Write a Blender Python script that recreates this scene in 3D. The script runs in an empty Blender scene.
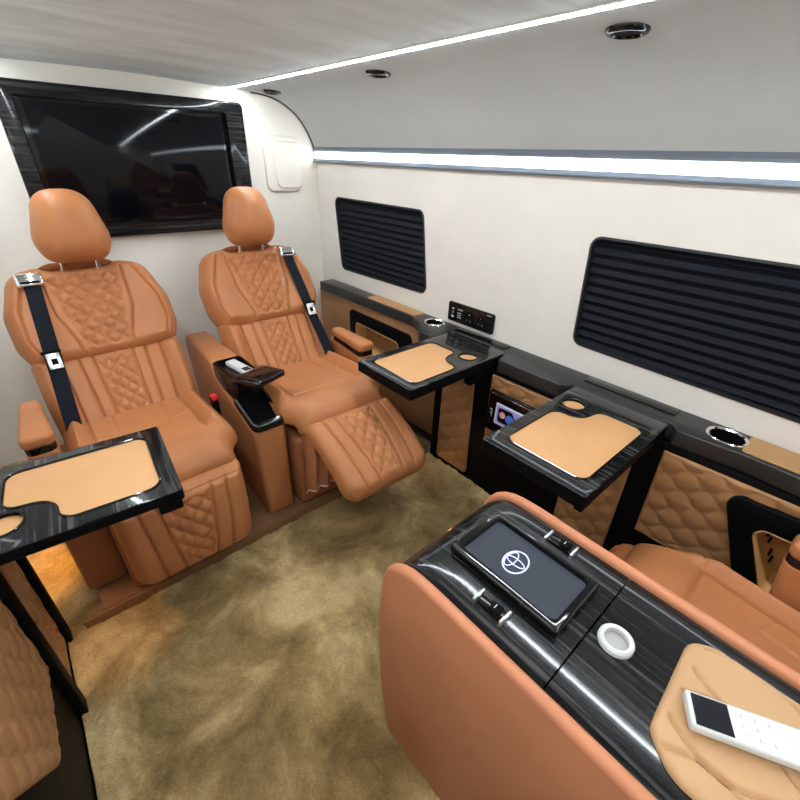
import bpy, bmesh, math, random
import numpy as np
from mathutils import Vector, Matrix
PI = math.pi
scene = bpy.context.scene
COL = scene.collection
random.seed(4)

# ------------------------------------------------------------------ materials
def new_mat(name):
    m = bpy.data.materials.new(name); m.use_nodes = True
    nt = m.node_tree
    b = nt.nodes['Principled BSDF']
    return m, nt, b

def N(nt, t, **kw):
    n = nt.nodes.new(t)
    for k, v in kw.items():
        if k in n.inputs: n.inputs[k].default_value = v
        else: setattr(n, k, v)
    return n

def ramp(nt, stops):
    r = nt.nodes.new('ShaderNodeValToRGB')
    e = r.color_ramp.elements
    while len(e) < len(stops): e.new(0.5)
    for i, (p, c) in enumerate(stops):
        e[i].position = p; e[i].color = (c[0], c[1], c[2], 1)
    return r

def coords(nt, scale=(1, 1, 1)):
    t = nt.nodes.new('ShaderNodeTexCoord'); mp = nt.nodes.new('ShaderNodeMapping')
    mp.inputs['Scale'].default_value = scale
    nt.links.new(t.outputs['Object'], mp.inputs['Vector'])
    return mp.outputs['Vector']

def plain(name, c, rough=0.5, metal=0.0, coat=0.0, spec=0.5):
    m, nt, b = new_mat(name)
    b.inputs['Base Color'].default_value = (*c, 1)
    b.inputs['Roughness'].default_value = rough
    b.inputs['Metallic'].default_value = metal
    b.inputs['Coat Weight'].default_value = coat
    b.inputs['Specular IOR Level'].default_value = spec
    return m

def leather(name, c, rough=0.42, var=0.10, bump=0.12):
    m, nt, b = new_mat(name)
    v = coords(nt)
    n1 = N(nt, 'ShaderNodeTexNoise', Scale=7.0, Detail=4.0)
    nt.links.new(v, n1.inputs['Vector'])
    lo = tuple(x*(1-var) for x in c); hi = tuple(min(1, x*(1+var)) for x in c)
    r = ramp(nt, [(0.3, lo), (0.7, hi)])
    nt.links.new(n1.outputs['Fac'], r.inputs['Fac'])
    nt.links.new(r.outputs['Color'], b.inputs['Base Color'])
    vo = N(nt, 'ShaderNodeTexVoronoi', Scale=420.0)
    nt.links.new(v, vo.inputs['Vector'])
    bp = N(nt, 'ShaderNodeBump', Strength=bump, Distance=0.002)
    nt.links.new(vo.outputs['Distance'], bp.inputs['Height'])
    nt.links.new(bp.outputs['Normal'], b.inputs['Normal'])
    b.inputs['Roughness'].default_value = rough
    b.inputs['Specular IOR Level'].default_value = 0.3
    return m

def veneer(name, scale, g=1.0):
    m, nt, b = new_mat(name)
    v = coords(nt, scale)
    n1 = N(nt, 'ShaderNodeTexNoise', Scale=1.0, Detail=6.0, Roughness=0.62, Distortion=0.25)
    nt.links.new(v, n1.inputs['Vector'])
    r = ramp(nt, [(0.40, (0.003, 0.003, 0.0032)), (0.53, (0.011, 0.011, 0.0115)),
                  (0.62, (0.050*g, 0.050*g, 0.051*g)), (0.74, (0.115*g, 0.115*g, 0.117*g))])
    nt.links.new(n1.outputs['Fac'], r.inputs['Fac'])
    nt.links.new(r.outputs['Color'], b.inputs['Base Color'])
    b.inputs['Roughness'].default_value = 0.25
    b.inputs['Coat Weight'].default_value = 0.65
    b.inputs['Coat Roughness'].default_value = 0.07
    b.inputs['Coat IOR'].default_value = 1.4
    b.inputs['Specular IOR Level'].default_value = 0.1
    return m

def suede(name, c, scale, var=0.06, rough=0.9):
    m, nt, b = new_mat(name)
    v = coords(nt, scale)
    n1 = N(nt, 'ShaderNodeTexNoise', Scale=1.0, Detail=5.0, Roughness=0.6, Distortion=0.5)
    nt.links.new(v, n1.inputs['Vector'])
    lo = tuple(x*(1-var) for x in c); hi = tuple(min(1, x*(1+var)) for x in c)
    r = ramp(nt, [(0.32, lo), (0.68, hi)])
    nt.links.new(n1.outputs['Fac'], r.inputs['Fac'])
    nt.links.new(r.outputs['Color'], b.inputs['Base Color'])
    n2 = N(nt, 'ShaderNodeTexNoise', Scale=300.0, Detail=2.0)
    nt.links.new(coords(nt), n2.inputs['Vector'])
    bp = N(nt, 'ShaderNodeBump', Strength=0.08, Distance=0.002)
    nt.links.new(n2.outputs['Fac'], bp.inputs['Height'])
    nt.links.new(bp.outputs['Normal'], b.inputs['Normal'])
    b.inputs['Roughness'].default_value = rough
    b.inputs['Specular IOR Level'].default_value = 0.2
    b.inputs['Sheen Weight'].default_value = 0.15
    return m

def emit(name, c, s):
    m, nt, b = new_mat(name)
    b.inputs['Base Color'].default_value = (*c, 1)
    b.inputs['Emission Color'].default_value = (*c, 1)
    b.inputs['Emission Strength'].default_value = s
    return m

def carpet_mat():
    m, nt, b = new_mat('carpet_plush')
    v = coords(nt)
    n1 = N(nt, 'ShaderNodeTexNoise', Scale=3.6, Detail=6.0, Roughness=0.62, Distortion=0.5)
    nt.links.new(v, n1.inputs['Vector'])
    r = ramp(nt, [(0.36, (0.165, 0.102, 0.036)), (0.5, (0.345, 0.232, 0.095)), (0.64, (0.62, 0.455, 0.225))])  # pile tones, with some nap shading put into the dark and pale patches
    nt.links.new(n1.outputs['Fac'], r.inputs['Fac'])
    n2 = N(nt, 'ShaderNodeTexNoise', Scale=160.0, Detail=3.0, Roughness=0.7)
    nt.links.new(v, n2.inputs['Vector'])
    mx = N(nt, 'ShaderNodeMix', data_type='RGBA', blend_type='OVERLAY')
    mx.inputs[0].default_value = 0.55
    nt.links.new(r.outputs['Color'], mx.inputs[6])
    nt.links.new(n2.outputs['Fac'], mx.inputs[7])
    nt.links.new(mx.outputs[2], b.inputs['Base Color'])
    bp = N(nt, 'ShaderNodeBump', Strength=0.7, Distance=0.006)
    nt.links.new(n2.outputs['Fac'], bp.inputs['Height'])
    nt.links.new(bp.outputs['Normal'], b.inputs['Normal'])
    b.inputs['Roughness'].default_value = 0.95
    b.inputs['Sheen Weight'].default_value = 0.35
    b.inputs['Sheen Tint'].default_value = (0.75, 0.66, 0.46, 1)
    b.inputs['Specular IOR Level'].default_value = 0.1
    return m

TAN = (0.425, 0.161, 0.060)
M = {
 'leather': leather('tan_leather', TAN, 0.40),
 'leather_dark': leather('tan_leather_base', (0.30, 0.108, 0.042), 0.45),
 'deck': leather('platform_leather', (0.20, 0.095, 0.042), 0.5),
 'panel_leather': leather('panel_leather', (0.34, 0.168, 0.070), 0.42),
 'inset': leather('inset_leather', (0.60, 0.318, 0.137), 0.5, 0.04, 0.05),
 'pad': leather('ledge_leather', (0.44, 0.24, 0.10), 0.5, 0.06, 0.05),
 'console_leather': leather('console_leather', (0.55, 0.212, 0.105), 0.38, 0.05, 0.05),
 'arm_pad': leather('arm_pad_leather', (0.52, 0.30, 0.145), 0.45, 0.05, 0.05),
 'pocket': leather('pocket_leather', (0.62, 0.33, 0.12), 0.4, 0.05, 0.05),
 'veneer': veneer('dark_veneer', (95, 2.2, 6)),
 'veneer_x': veneer('dark_veneer_across', (2.2, 6, 95), 0.6),
 'gloss': plain('piano_black', (0.004, 0.004, 0.0045), 0.07, 0, 0.0, 0.5),
 'black': plain('satin_black', (0.0035, 0.0035, 0.004), 0.55, 0, 0, 0.06),
 'ledge': plain('ledge_black', (0.022, 0.0215, 0.021), 0.34, 0, 0.0, 0.45),
 'rubber': plain('black_rubber', (0.012, 0.012, 0.013), 0.6),
 'webbing': plain('belt_webbing', (0.004, 0.006, 0.011), 0.8, 0, 0, 0.2),
 'chrome': plain('chrome', (0.85, 0.85, 0.86), 0.10, 1.0),
 'brushed': plain('brushed_metal', (0.80, 0.79, 0.78), 0.28, 1.0),
 'white': plain('white_plastic', (0.66, 0.66, 0.65), 0.3, 0, 0.3),
 'cream': plain('cream_plastic', (0.86, 0.80, 0.71), 0.5),
 'pull_shade': plain('pull_recess_shade', (0.42, 0.41, 0.39), 0.5),  # floor of the white pull, recess shade put into its colour
 'grey': plain('grey_print', (0.45, 0.45, 0.46), 0.5),
 'red': plain('red_plastic', (0.75, 0.02, 0.03), 0.35),
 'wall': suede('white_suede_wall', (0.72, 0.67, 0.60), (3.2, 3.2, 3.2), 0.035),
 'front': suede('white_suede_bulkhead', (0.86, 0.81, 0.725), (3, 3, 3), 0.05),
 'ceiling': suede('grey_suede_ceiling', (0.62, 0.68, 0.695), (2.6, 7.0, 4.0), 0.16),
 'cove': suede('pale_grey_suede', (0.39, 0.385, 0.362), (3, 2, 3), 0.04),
 'carpet': carpet_mat(),
 'floor': plain('floor_board', (0.12, 0.085, 0.04), 0.9),
 'led': emit('led_white', (0.84, 0.94, 1.0), 8.0),
 'led_ceiling': emit('led_white_ceiling', (0.86, 0.94, 1.0), 68.0),
 'alu': plain('aluminium_channel', (0.22, 0.25, 0.30), 0.35, 0.8),
 'amber': emit('amber_lens', (1.0, 0.42, 0.08), 3.0),
 'tvscreen': plain('tv_screen', (0.003, 0.003, 0.0045), 0.06, 0, 0.0, 0.22),
 'blind': plain('navy_blind', (0.0055, 0.0065, 0.0115), 0.75, 0, 0, 0.2),
 'glass_dark': plain('dark_glass', (0.01, 0.012, 0.018), 0.05),
 'logo': emit('emblem_glow', (0.50, 0.53, 0.92), .55),
 'photo_blue': emit('display_blue', (0.05, 0.10, 0.35), 0.4),
 'photo_violet': emit('display_violet', (0.26, 0.22, 0.50), 0.25),
 'photo_pink': emit('display_pink', (0.45, 0.22, 0.22), 0.4),
 'photo_white': emit('display_white', (0.5, 0.5, 0.6), 0.25),
 'remote_glass': plain('remote_glass', (0.012, 0.014, 0.018), 0.08),
}
def screen_mat():
    m, nt, b = new_mat('tablet_screen')
    b.inputs['Base Color'].default_value = (0.02, 0.022, 0.028, 1)
    b.inputs['Roughness'].default_value = 0.12
    b.inputs['Emission Color'].default_value = (0.085, 0.10, 0.13, 1)
    b.inputs['Emission Strength'].default_value = 0.35
    return m
M['screen'] = screen_mat()

# ------------------------------------------------------------------ mesh helpers
def mesh_of(name, V, F, mat, angle=38):
    me = bpy.data.meshes.new(name)
    me.from_pydata([tuple(v) for v in V], [], [tuple(f) for f in F])
    bm = bmesh.new(); bm.from_mesh(me)
    bmesh.ops.recalc_face_normals(bm, faces=bm.faces)
    bm.to_mesh(me); bm.free()
    me.materials.append(mat)
    for p in me.polygons: p.use_smooth = True
    me.set_sharp_from_angle(angle=math.radians(angle))
    return me

def obj(name, geo, mat, parent=None, loc=None, angle=38):
    if isinstance(geo, bpy.types.Mesh): me = geo
    else: me = mesh_of(name, geo[0], geo[1], mat, angle)
    o = bpy.data.objects.new(name, me)
    COL.objects.link(o)
    if parent: o.parent = parent
    if loc: o.location = loc
    return o

def tag(o, label=None, cat=None, group=None, kind=None):
    if label: o['label'] = label
    if cat: o['category'] = cat
    if group: o['group'] = group
    if kind: o['kind'] = kind
    return o

def thing(name, label, cat, loc=(0, 0, 0), rotz=0.0, group=None):
    o = bpy.data.objects.new(name, None); COL.objects.link(o)
    o.empty_display_size = 0.05
    o.location = loc; o.rotation_euler = (0, 0, rotz)
    return tag(o, label, cat, group)

def copy_tree(o, parent=None):
    c = o.copy(); COL.objects.link(c)
    if parent: c.parent = parent
    for ch in list(o.children): copy_tree(ch, c)
    return c

def join(*geos):
    V, F = [], []
    for v, f in geos:
        n = len(V); V += [tuple(x) for x in v]; F += [tuple(i+n for i in q) for q in f]
    return V, F

def xf(geo, mat):
    return [tuple(mat @ Vector(v)) for v in geo[0]], geo[1]

def from_bm(bm):
    bm.verts.index_update()
    r = ([tuple(v.co) for v in bm.verts], [tuple(v.index for v in f.verts) for f in bm.faces])
    bm.free(); return r

def box(x0, x1, y0, y1, z0, z1, bev=0.004, seg=2):
    bm = bmesh.new(); bmesh.ops.create_cube(bm, size=1.0)
    for v in bm.verts:
        v.co = Vector((x0+(v.co.x+.5)*(x1-x0), y0+(v.co.y+.5)*(y1-y0), z0+(v.co.z+.5)*(z1-z0)))
    if bev > 0:
        bmesh.ops.bevel(bm, geom=list(bm.edges), offset=bev, segments=seg, profile=0.5, affect='EDGES')
    return from_bm(bm)

def fillet(pts, radii, n=6):
    out = []; L = len(pts)
    if not hasattr(radii, '__len__'): radii = [radii]*L
    for i in range(L):
        p = np.array(pts[i], float); a = np.array(pts[i-1], float); b = np.array(pts[(i+1) % L], float)
        da = a-p; db = b-p; la = np.linalg.norm(da); lb = np.linalg.norm(db); da /= la; db /= lb
        r = radii[i]
        cosang = float(np.clip(da @ db, -1, 1)); ang = math.acos(cosang)
        if r <= 0 or ang > PI-0.02: out.append(tuple(p)); continue
        t = min(r/math.tan(ang/2), la*0.49, lb*0.49); r = t*math.tan(ang/2)
        c = p+(da+db)/np.linalg.norm(da+db)*(r/math.sin(ang/2))
        s = p+da*t-c; e = p+db*t-c
        a0 = math.atan2(s[1], s[0]); a1 = math.atan2(e[1], e[0])
        d = (a1-a0+PI) % (2*PI)-PI
        for k in range(n+1):
            q = a0+d*k/n
            out.append((c[0]+r*math.cos(q), c[1]+r*math.sin(q)))
    return out

def rrect(x0, x1, y0, y1, r, n=6):
    return fillet([(x0, y0), (x1, y0), (x1, y1), (x0, y1)], r, n)

def circle(cx, cy, r, n=28, ry=None):
    ry = ry or r
    return [(cx+r*math.cos(2*PI*i/n), cy+ry*math.sin(2*PI*i/n)) for i in range(n)]

def inset(poly, d):
    P = np.array(poly, float); L = len(P)
    area = 0.5*np.sum(P[:, 0]*np.roll(P[:, 1], -1)-np.roll(P[:, 0], -1)*P[:, 1])
    s = 1 if area > 0 else -1
    out = []
    for i in range(L):
        a = P[i]-P[i-1]; b = P[(i+1) % L]-P[i]
        if np.linalg.norm(a) < 1e-9: a = b
        if np.linalg.norm(b) < 1e-9: b = a
        na = np.array([-a[1], a[0]])/np.linalg.norm(a)*s; nb = np.array([-b[1], b[0]])/np.linalg.norm(b)*s
        m = na+nb; l = np.linalg.norm(m)
        m = na if l < 1e-6 else m/l
        k = 1/max(0.5, float(m @ na))
        out.append(tuple(P[i]+m*d*k))
    return out

def prism(poly, z0, z1, bev=0.003, n=3, T=None, both=True):
    """closed slab over a 2D outline, with rounded top (and bottom) edges; T maps (a,b,h) to 3D"""
    T = T or (lambda a, b, h: (a, b, h))
    rings = []
    if both and bev > 0:
        for k in range(n): q = PI/2*k/n; rings.append((bev*(1-math.sin(q)), z0+bev*(1-math.cos(q))))
        rings.append((0, z0+bev))
    else: rings.append((0, z0))
    if bev > 0:
        rings.append((0, z1-bev))
        for k in range(1, n+1): q = PI/2*k/n; rings.append((bev*(1-math.cos(q)), z1-bev*(1-math.sin(q))))
    else: rings.append((0, z1))
    V, F = [], []; L = len(poly)
    for d, z in rings:
        pp = inset(poly, d) if d > 1e-9 else poly
        V += [T(p[0], p[1], z) for p in pp]
    for r in range(len(rings)-1):
        for i in range(L):
            j = (i+1) % L
            F.append((r*L+i, r*L+j, (r+1)*L+j, (r+1)*L+i))
    F.append(tuple(range(L-1, -1, -1))); F.append(tuple(range((len(rings)-1)*L, len(rings)*L)))
    return V, F

def YZ(x0, sx=1):  # outline in (y,z), thickness along x
    return lambda a, b, h: (x0+sx*h, a, b)
def XZ(y0, sy=-1):
    return lambda a, b, h: (a, y0+sy*h, b)

def tube(path, r, n=10, closed=False):
    P = [Vector(p) for p in path]; V, F = [], []
    up = Vector((0, 0, 1)); L = len(P)
    for i, p in enumerate(P):
        if closed: t = P[(i+1) % L]-P[i-1]
        else: t = P[min(i+1, L-1)]-P[max(i-1, 0)]
        t.normalize()
        a = t.cross(up)
        if a.length < 1e-3: a = t.cross(Vector((1, 0, 0)))
        a.normalize(); b = a.cross(t)
        rr = r[i] if hasattr(r, '__len__') else r
        for k in range(n):
            q = 2*PI*k/n; V.append(tuple(p+(a*math.cos(q)+b*math.sin(q))*rr))
    for i in range(L if closed else L-1):
        i2 = (i+1) % L
        for k in range(n):
            k2 = (k+1) % n
            F.append((i*n+k, i*n+k2, i2*n+k2, i2*n+k))
    if not closed:
        F.append(tuple(range(n-1, -1, -1))); F.append(tuple(range((L-1)*n, L*n)))
    return V, F

def lathe(prof, n=32, c=(0, 0, 0), T=None, cap=True):
    V, F = [], []; L = len(prof)
    T = T or (lambda x, y, z: (x, y, z))
    for r, z in prof:
        for k in range(n):
            q = 2*PI*k/n; p = T(r*math.cos(q), r*math.sin(q), z)
            V.append((c[0]+p[0], c[1]+p[1], c[2]+p[2]))
    for i in range(L-1):
        for k in range(n):
            k2 = (k+1) % n; F.append((i*n+k, i*n+k2, (i+1)*n+k2, (i+1)*n+k))
    if cap is True and prof[0][0] > 1e-6: F.append(tuple(range(n-1, -1, -1)))
    if cap and prof[-1][0] > 1e-6: F.append(tuple(range((L-1)*n, L*n)))
    return V, F

def ribbon(path, wid, th):
    """flat strap: path = [(point, lateral unit vector, normal)]"""
    V, F = [], []
    for p, l, n in path:
        p = Vector(p); l = Vector(l); n = Vector(n)
        for a, b in ((-.5, 0), (.5, 0), (.5, 1), (-.5, 1)):
            V.append(tuple(p+l*a*wid+n*b*th))
    for i in range(len(path)-1):
        for k in range(4):
            k2 = (k+1) % 4; F.append((i*4+k, i*4+k2, i*4+4+k2, i*4+4+k))
    F.append((3, 2, 1, 0)); e = (len(path)-1)*4; F.append((e, e+1, e+2, e+3))
    return V, F

def cut(o, *geos):
    """boolean difference, baked into the mesh"""
    for g in geos:
        me = mesh_of('cutter', g[0], g[1], o.data.materials[0])
        c = bpy.data.objects.new('cutter', me); COL.objects.link(c)
        bpy.context.view_layer.update(); c.matrix_world = o.matrix_world.copy()
        md = o.modifiers.new('b', 'BOOLEAN'); md.operation = 'DIFFERENCE'; md.solver = 'EXACT'; md.object = c
        bpy.context.view_layer.update()
        dg = bpy.context.evaluated_depsgraph_get()
        nm = bpy.data.meshes.new_from_object(o.evaluated_get(dg))
        o.modifiers.clear(); old = o.data; o.data = nm
        nm.name = old.name; bpy.data.meshes.remove(old)
        bpy.data.objects.remove(c); bpy.data.meshes.remove(me)
    for p in o.data.polygons: p.use_smooth = True
    o.data.set_sharp_from_angle(angle=math.radians(35))

def seg_dist(U, Vv, poly, closed=True):
    P = np.array(poly, float)
    Q = np.roll(P, -1, axis=0) if closed else P[1:]
    P = P if closed else P[:-1]
    best = np.full(U.shape, 1e9)
    for a, b in zip(P, Q):
        d = b-a; l2 = d @ d
        if l2 < 1e-12: continue
        t = np.clip(((U-a[0])*d[0]+(Vv-a[1])*d[1])/l2, 0, 1)
        dd = np.hypot(U-a[0]-t*d[0], Vv-a[1]-t*d[1])
        best = np.minimum(best, dd)
    return best

def inside(U, Vv, poly):
    P = np.array(poly, float); r = np.zeros(U.shape, bool)
    for i in range(len(P)):
        a = P[i-1]; b = P[i]
        c = ((a[1] > Vv) != (b[1] > Vv))
        with np.errstate(divide='ignore', invalid='ignore'):
            xx = (b[0]-a[0])*(Vv-a[1])/(b[1]-a[1])+a[0]
        r ^= (c & (U < xx))
    return r

def diamonds(U, Vv, px, py):
    a = np.sin(PI*(U/px+Vv/py)); b = np.sin(PI*(U/px-Vv/py))
    return (np.abs(a)*np.abs(b))**0.62

def lozenges(U, Vv, p, w, A):
    """wavy lines running along U, alternate lines out of phase"""
    best = np.full(U.shape, 1e9)
    k0 = int(np.floor(Vv.min()/p))-2; k1 = int(np.ceil(Vv.max()/p))+2
    for k in range(k0, k1+1):
        sn = np.sin(2*PI*U/w+PI*k); line = k*p+A*np.sign(sn)*np.abs(sn)**0.65
        best = np.minimum(best, np.abs(Vv-line))
    return np.clip(best/(0.75*p), 0, 1)**0.55

def spline(pts, n=200):
    """smooth arc-length polyline through 2D points -> function s -> (point, tangent)"""
    P = np.array(pts, float); L = len(P)
    E = np.vstack([2*P[0]-P[1], P, 2*P[-1]-P[-2]])
    out = []
    for i in range(L-1):
        p0, p1, p2, p3 = E[i], E[i+1], E[i+2], E[i+3]
        for t in np.linspace(0, 1, 30, endpoint=(i == L-2)):
            out.append(0.5*((2*p1)+(-p0+p2)*t+(2*p0-5*p1+4*p2-p3)*t*t+(-p0+3*p1-3*p2+p3)*t**3))
    Q = np.array(out); s = np.concatenate([[0], np.cumsum(np.linalg.norm(np.diff(Q, axis=0), axis=1))])
    def f(x):
        x = np.asarray(x, float); xc = np.clip(x, 0, s[-1])
        a = np.interp(xc, s, Q[:, 0]); b = np.interp(xc, s, Q[:, 1])
        e = 1e-3; x0 = np.clip(xc-e, 0, s[-1]); x1 = np.clip(xc+e, 0, s[-1])
        ta = np.interp(x1, s, Q[:, 0])-np.interp(x0, s, Q[:, 0]); tb = np.interp(x1, s, Q[:, 1])-np.interp(x0, s, Q[:, 1])
        l = np.hypot(ta, tb); ta, tb = ta/l, tb/l
        return a+ta*(x-xc), b+tb*(x-xc), ta, tb
    f.length = s[-1]
    return f

def pad(outline, place, thick, re=0.03, extra=None, seams=(), quilts=(), nu=80, nv=90, back=0.5, rb=None):
    """upholstered pad over a 2D outline (u,v): domed edges, stitched seams, quilted areas.
    place(u, v, h) -> (x, y, z) arrays"""
    P = np.array(outline, float)
    vmin, vmax = P[:, 1].min(), P[:, 1].max(); e = 1e-4*(vmax-vmin)
    t = np.linspace(0, 1, nv); t = 0.55*t+0.45*(0.5-0.5*np.cos(PI*t))
    vs = vmin+e+(vmax-vmin-2*e)*t
    A = P; B = np.roll(P, -1, axis=0)
    lo, hi = [], []
    for v in vs:
        xs = []
        for a, b in zip(A, B):
            if (a[1] <= v) != (b[1] <= v):
                xs.append(a[0]+(b[0]-a[0])*(v-a[1])/(b[1]-a[1]))
        lo.append(min(xs)); hi.append(max(xs))
    lo = np.array(lo)[:, None]; hi = np.array(hi)[:, None]
    w = np.linspace(0, 1, nu); w = 0.6*w+0.4*(0.5-0.5*np.cos(PI*w))
    U = lo+(hi-lo)*w[None, :]; Vv = np.repeat(vs[:, None], nu, 1)
    d = seg_dist(U, Vv, outline)
    k = np.clip(d/re, 0, 1); dome = np.sqrt(np.clip(1-(1-k)**2, 0, 1))
    H = thick*dome
    soft = np.clip(d/(re*0.8), 0, 1)
    if extra is not None: H = H+extra(U, Vv)*soft
    for poly, fn, amp in quilts:
        m = inside(U, Vv, poly); dq = seg_dist(U, Vv, poly)
        mm = np.where(m, np.clip(dq/0.012, 0, 1), 0)
        H = H+amp*(fn(U, Vv)-0.8)*mm*soft
    for s in seams:
        line, depth, wd = s
        ds = seg_dist(U, Vv, line, closed=False)
        H = H-depth*np.exp(-(ds/wd)**2)*soft
    kb = np.clip(d/(rb or re), 0, 1); Hb = -thick*back*np.sqrt(np.clip(1-(1-kb)**2, 0, 1))
    X1 = np.stack(place(U, Vv, H), -1).reshape(-1, 3); X2 = np.stack(place(U, Vv, Hb), -1).reshape(-1, 3)
    n = nu*nv
    F = []
    idx = lambda i, j: i*nu+j
    for i in range(nv-1):
        for j in range(nu-1):
            F.append((idx(i, j), idx(i, j+1), idx(i+1, j+1), idx(i+1, j)))
            F.append((n+idx(i, j), n+idx(i+1, j), n+idx(i+1, j+1), n+idx(i, j+1)))
    ring = [idx(0, j) for j in range(nu)]+[idx(i, nu-1) for i in range(1, nv)]+[idx(nv-1, j) for j in range(nu-2, -1, -1)]+[idx(i, 0) for i in range(nv-2, 0, -1)]
    for a in range(len(ring)):
        b = (a+1) % len(ring); F.append((ring[a], n+ring[a], n+ring[b], ring[b]))
    return np.vstack([X1, X2]).tolist(), F

def path_place(f, flip=1):
    """bend a pad along a (y,z) path; h goes to the left-hand normal * flip"""
    def place(u, v, h):
        y, z, ty, tz = f(v)
        return u, y+flip*(-tz)*h, z+flip*ty*h
    return place

# ------------------------------------------------------------------ cabin shell
XR, XL, YF, YB = 1.45, -0.42, 2.39, -1.30
XC = 0.515
# right wall below the light bar
W1 = fillet([(1.444, .778), (2.162, .766), (2.216, 1.150), (1.494, 1.147)], .035)
W2 = fillet([(-.42, .760), (.664, .781), (.686, 1.147), (-.42, 1.150)], .032)
wr = obj('wall_right', box(XR, XR+.05, YB, YF, 0, 1.36, 0), M['wall'])
cut(wr, prism(W1, -.02, .09, 0, T=YZ(XR)), prism(W2, -.02, .09, 0, T=YZ(XR)))
tag(wr, kind='structure')
wl = obj('wall_left', box(XL-.05, XL, YB, YF, 0, 1.36, 0), M['wall']); tag(wl, kind='structure')
wf = obj('wall_front', box(XL, XR, YF, YF+.05, 0, 1.70, 0), M['front']); tag(wf, kind='structure')
wb = obj('wall_back', box(XL, XR, YB-.05, YB, 0, 1.70, 0), M['front']); tag(wb, kind='structure')
fl = obj('floor', box(XL, XR, YB, YF, -.04, 0, 0), M['floor']); tag(fl, kind='structure')

# ceiling: flat arch in grey suede, then the coves that curve down to the light bars
half = [(0.515, 1.623), (.65, 1.622), (.80, 1.619), (.90, 1.616), (.974, 1.6135)]
cove_r = [(1.000, 1.6125), (1.10, 1.609), (1.19, 1.601), (1.262, 1.580), (1.342, 1.531), (1.396, 1.468), (1.432, 1.40), (1.447, 1.36)]
def sweep(prof, y0, y1, th):
    f = spline(prof); s = np.linspace(0, f.length, 40)
    x, z, tx, tz = f(s)
    inner = list(zip(x, z)); nx, nz = -tz, tx
    sgn = np.where(nz.mean() > 0, 1, -1)
    outer = list(zip(x+sgn*nx*th, z+sgn*nz*th))
    V, F = [], []; n = len(inner); ys = np.linspace(y0, y1, 10)
    for y in ys:
        V += [(a, y, b) for a, b in inner]+[(a, y, b) for a, b in outer[::-1]]
    m = 2*n
    for r in range(len(ys)-1):
        for k in range(m):
            k2 = (k+1) % m; F.append((r*m+k, r*m+k2, (r+1)*m+k2, (r+1)*m+k))
    F.append(tuple(range(m))); F.append(tuple(range((len(ys)-1)*m, len(ys)*m)))
    return V, F
mir = lambda pr: [(2*XC-x, z) for x, z in pr][::-1]
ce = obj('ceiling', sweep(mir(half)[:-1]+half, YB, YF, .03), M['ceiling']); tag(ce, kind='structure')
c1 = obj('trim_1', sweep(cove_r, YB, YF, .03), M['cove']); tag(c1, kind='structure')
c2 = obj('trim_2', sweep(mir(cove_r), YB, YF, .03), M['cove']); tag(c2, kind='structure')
# dark sealing strip where the cove meets the bulkhead
f = spline(cove_r); s = np.linspace(.10, f.length-.01, 40); sx, sz, _, _ = f(s)
tr = obj('trim_3', tube([(a-.001, YF-.004, b-.002) for a, b in zip(sx, sz)], .004, 6), M['rubber']); tag(tr, kind='structure')
f = spline(mir(cove_r)); sx, sz, _, _ = f(np.linspace(.01, f.length-.10, 40))
tr = obj('trim_4', tube([(a+.001, YF-.004, b-.002) for a, b in zip(sx, sz)], .004, 6), M['rubber']); tag(tr, kind='structure')

# windows with pleated blinds
def window(i, outline, y0, y1, label):
    ring = prism(inset(outline, -.004), -.004, .0465, .003, T=YZ(XR))
    w = obj('window_%d' % i, ring, M['rubber'])
    cut(w, prism(inset(outline, .004), -.03, .09, 0, T=YZ(XR)))
    tag(w, kind='structure')
    obj('pane', prism(inset(outline, .0045), .040, .046, 0, T=YZ(XR)), M['glass_dark'], w)
    b = thing('pleated_blind', label, 'blind', (XR, .5*(y0+y1), .962), 0, 'pleated blinds in the right wall')
    ins = inset(outline, .006); P = np.array(ins)
    zmin, zmax = P[:, 1].min(), P[:, 1].max(); n = 12; pitch = (zmax-zmin)/n
    V, F = [], []; rows = []
    K = 8
    for k in range(n*K+1):
        z = zmin+1e-4+(zmax-zmin-2e-4)*k/(n*K)
        xs = []
        for a, c in zip(P, np.roll(P, -1, axis=0)):
            if (a[1] <= z) != (c[1] <= z): xs.append(a[0]+(c[0]-a[0])*(z-a[1])/(c[1]-a[1]))
        ph = (k % K)/K
        dep = .008+.012*(abs(2*ph-1)**0.75)
        rows.append((min(xs), max(xs), z, dep))
    ny = 2
    for a, c, z, dep in rows: V += [(dep, a-.5*(y0+y1), z-.962), (dep, c-.5*(y0+y1), z-.962), (dep+.006, c-.5*(y0+y1), z-.962), (dep+.006, a-.5*(y0+y1), z-.962)]
    for k in range(len(rows)-1):
        for q in range(4):
            q2 = (q+1) % 4; F.append((k*4+q, k*4+q2, k*4+4+q2, k*4+4+q))
    F.append((0, 1, 2, 3)); e = (len(rows)-1)*4; F.append((e, e+1, e+2, e+3))
    obj('pleats', (V, F), M['blind'], b, angle=25)
    return b
window(1, W1, 1.444, 2.216, 'smaller closed navy pleated blind in the window near the bulkhead')
window(2, W2, -.42, .686, 'larger closed navy pleated blind in the window at the right of the picture')

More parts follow.
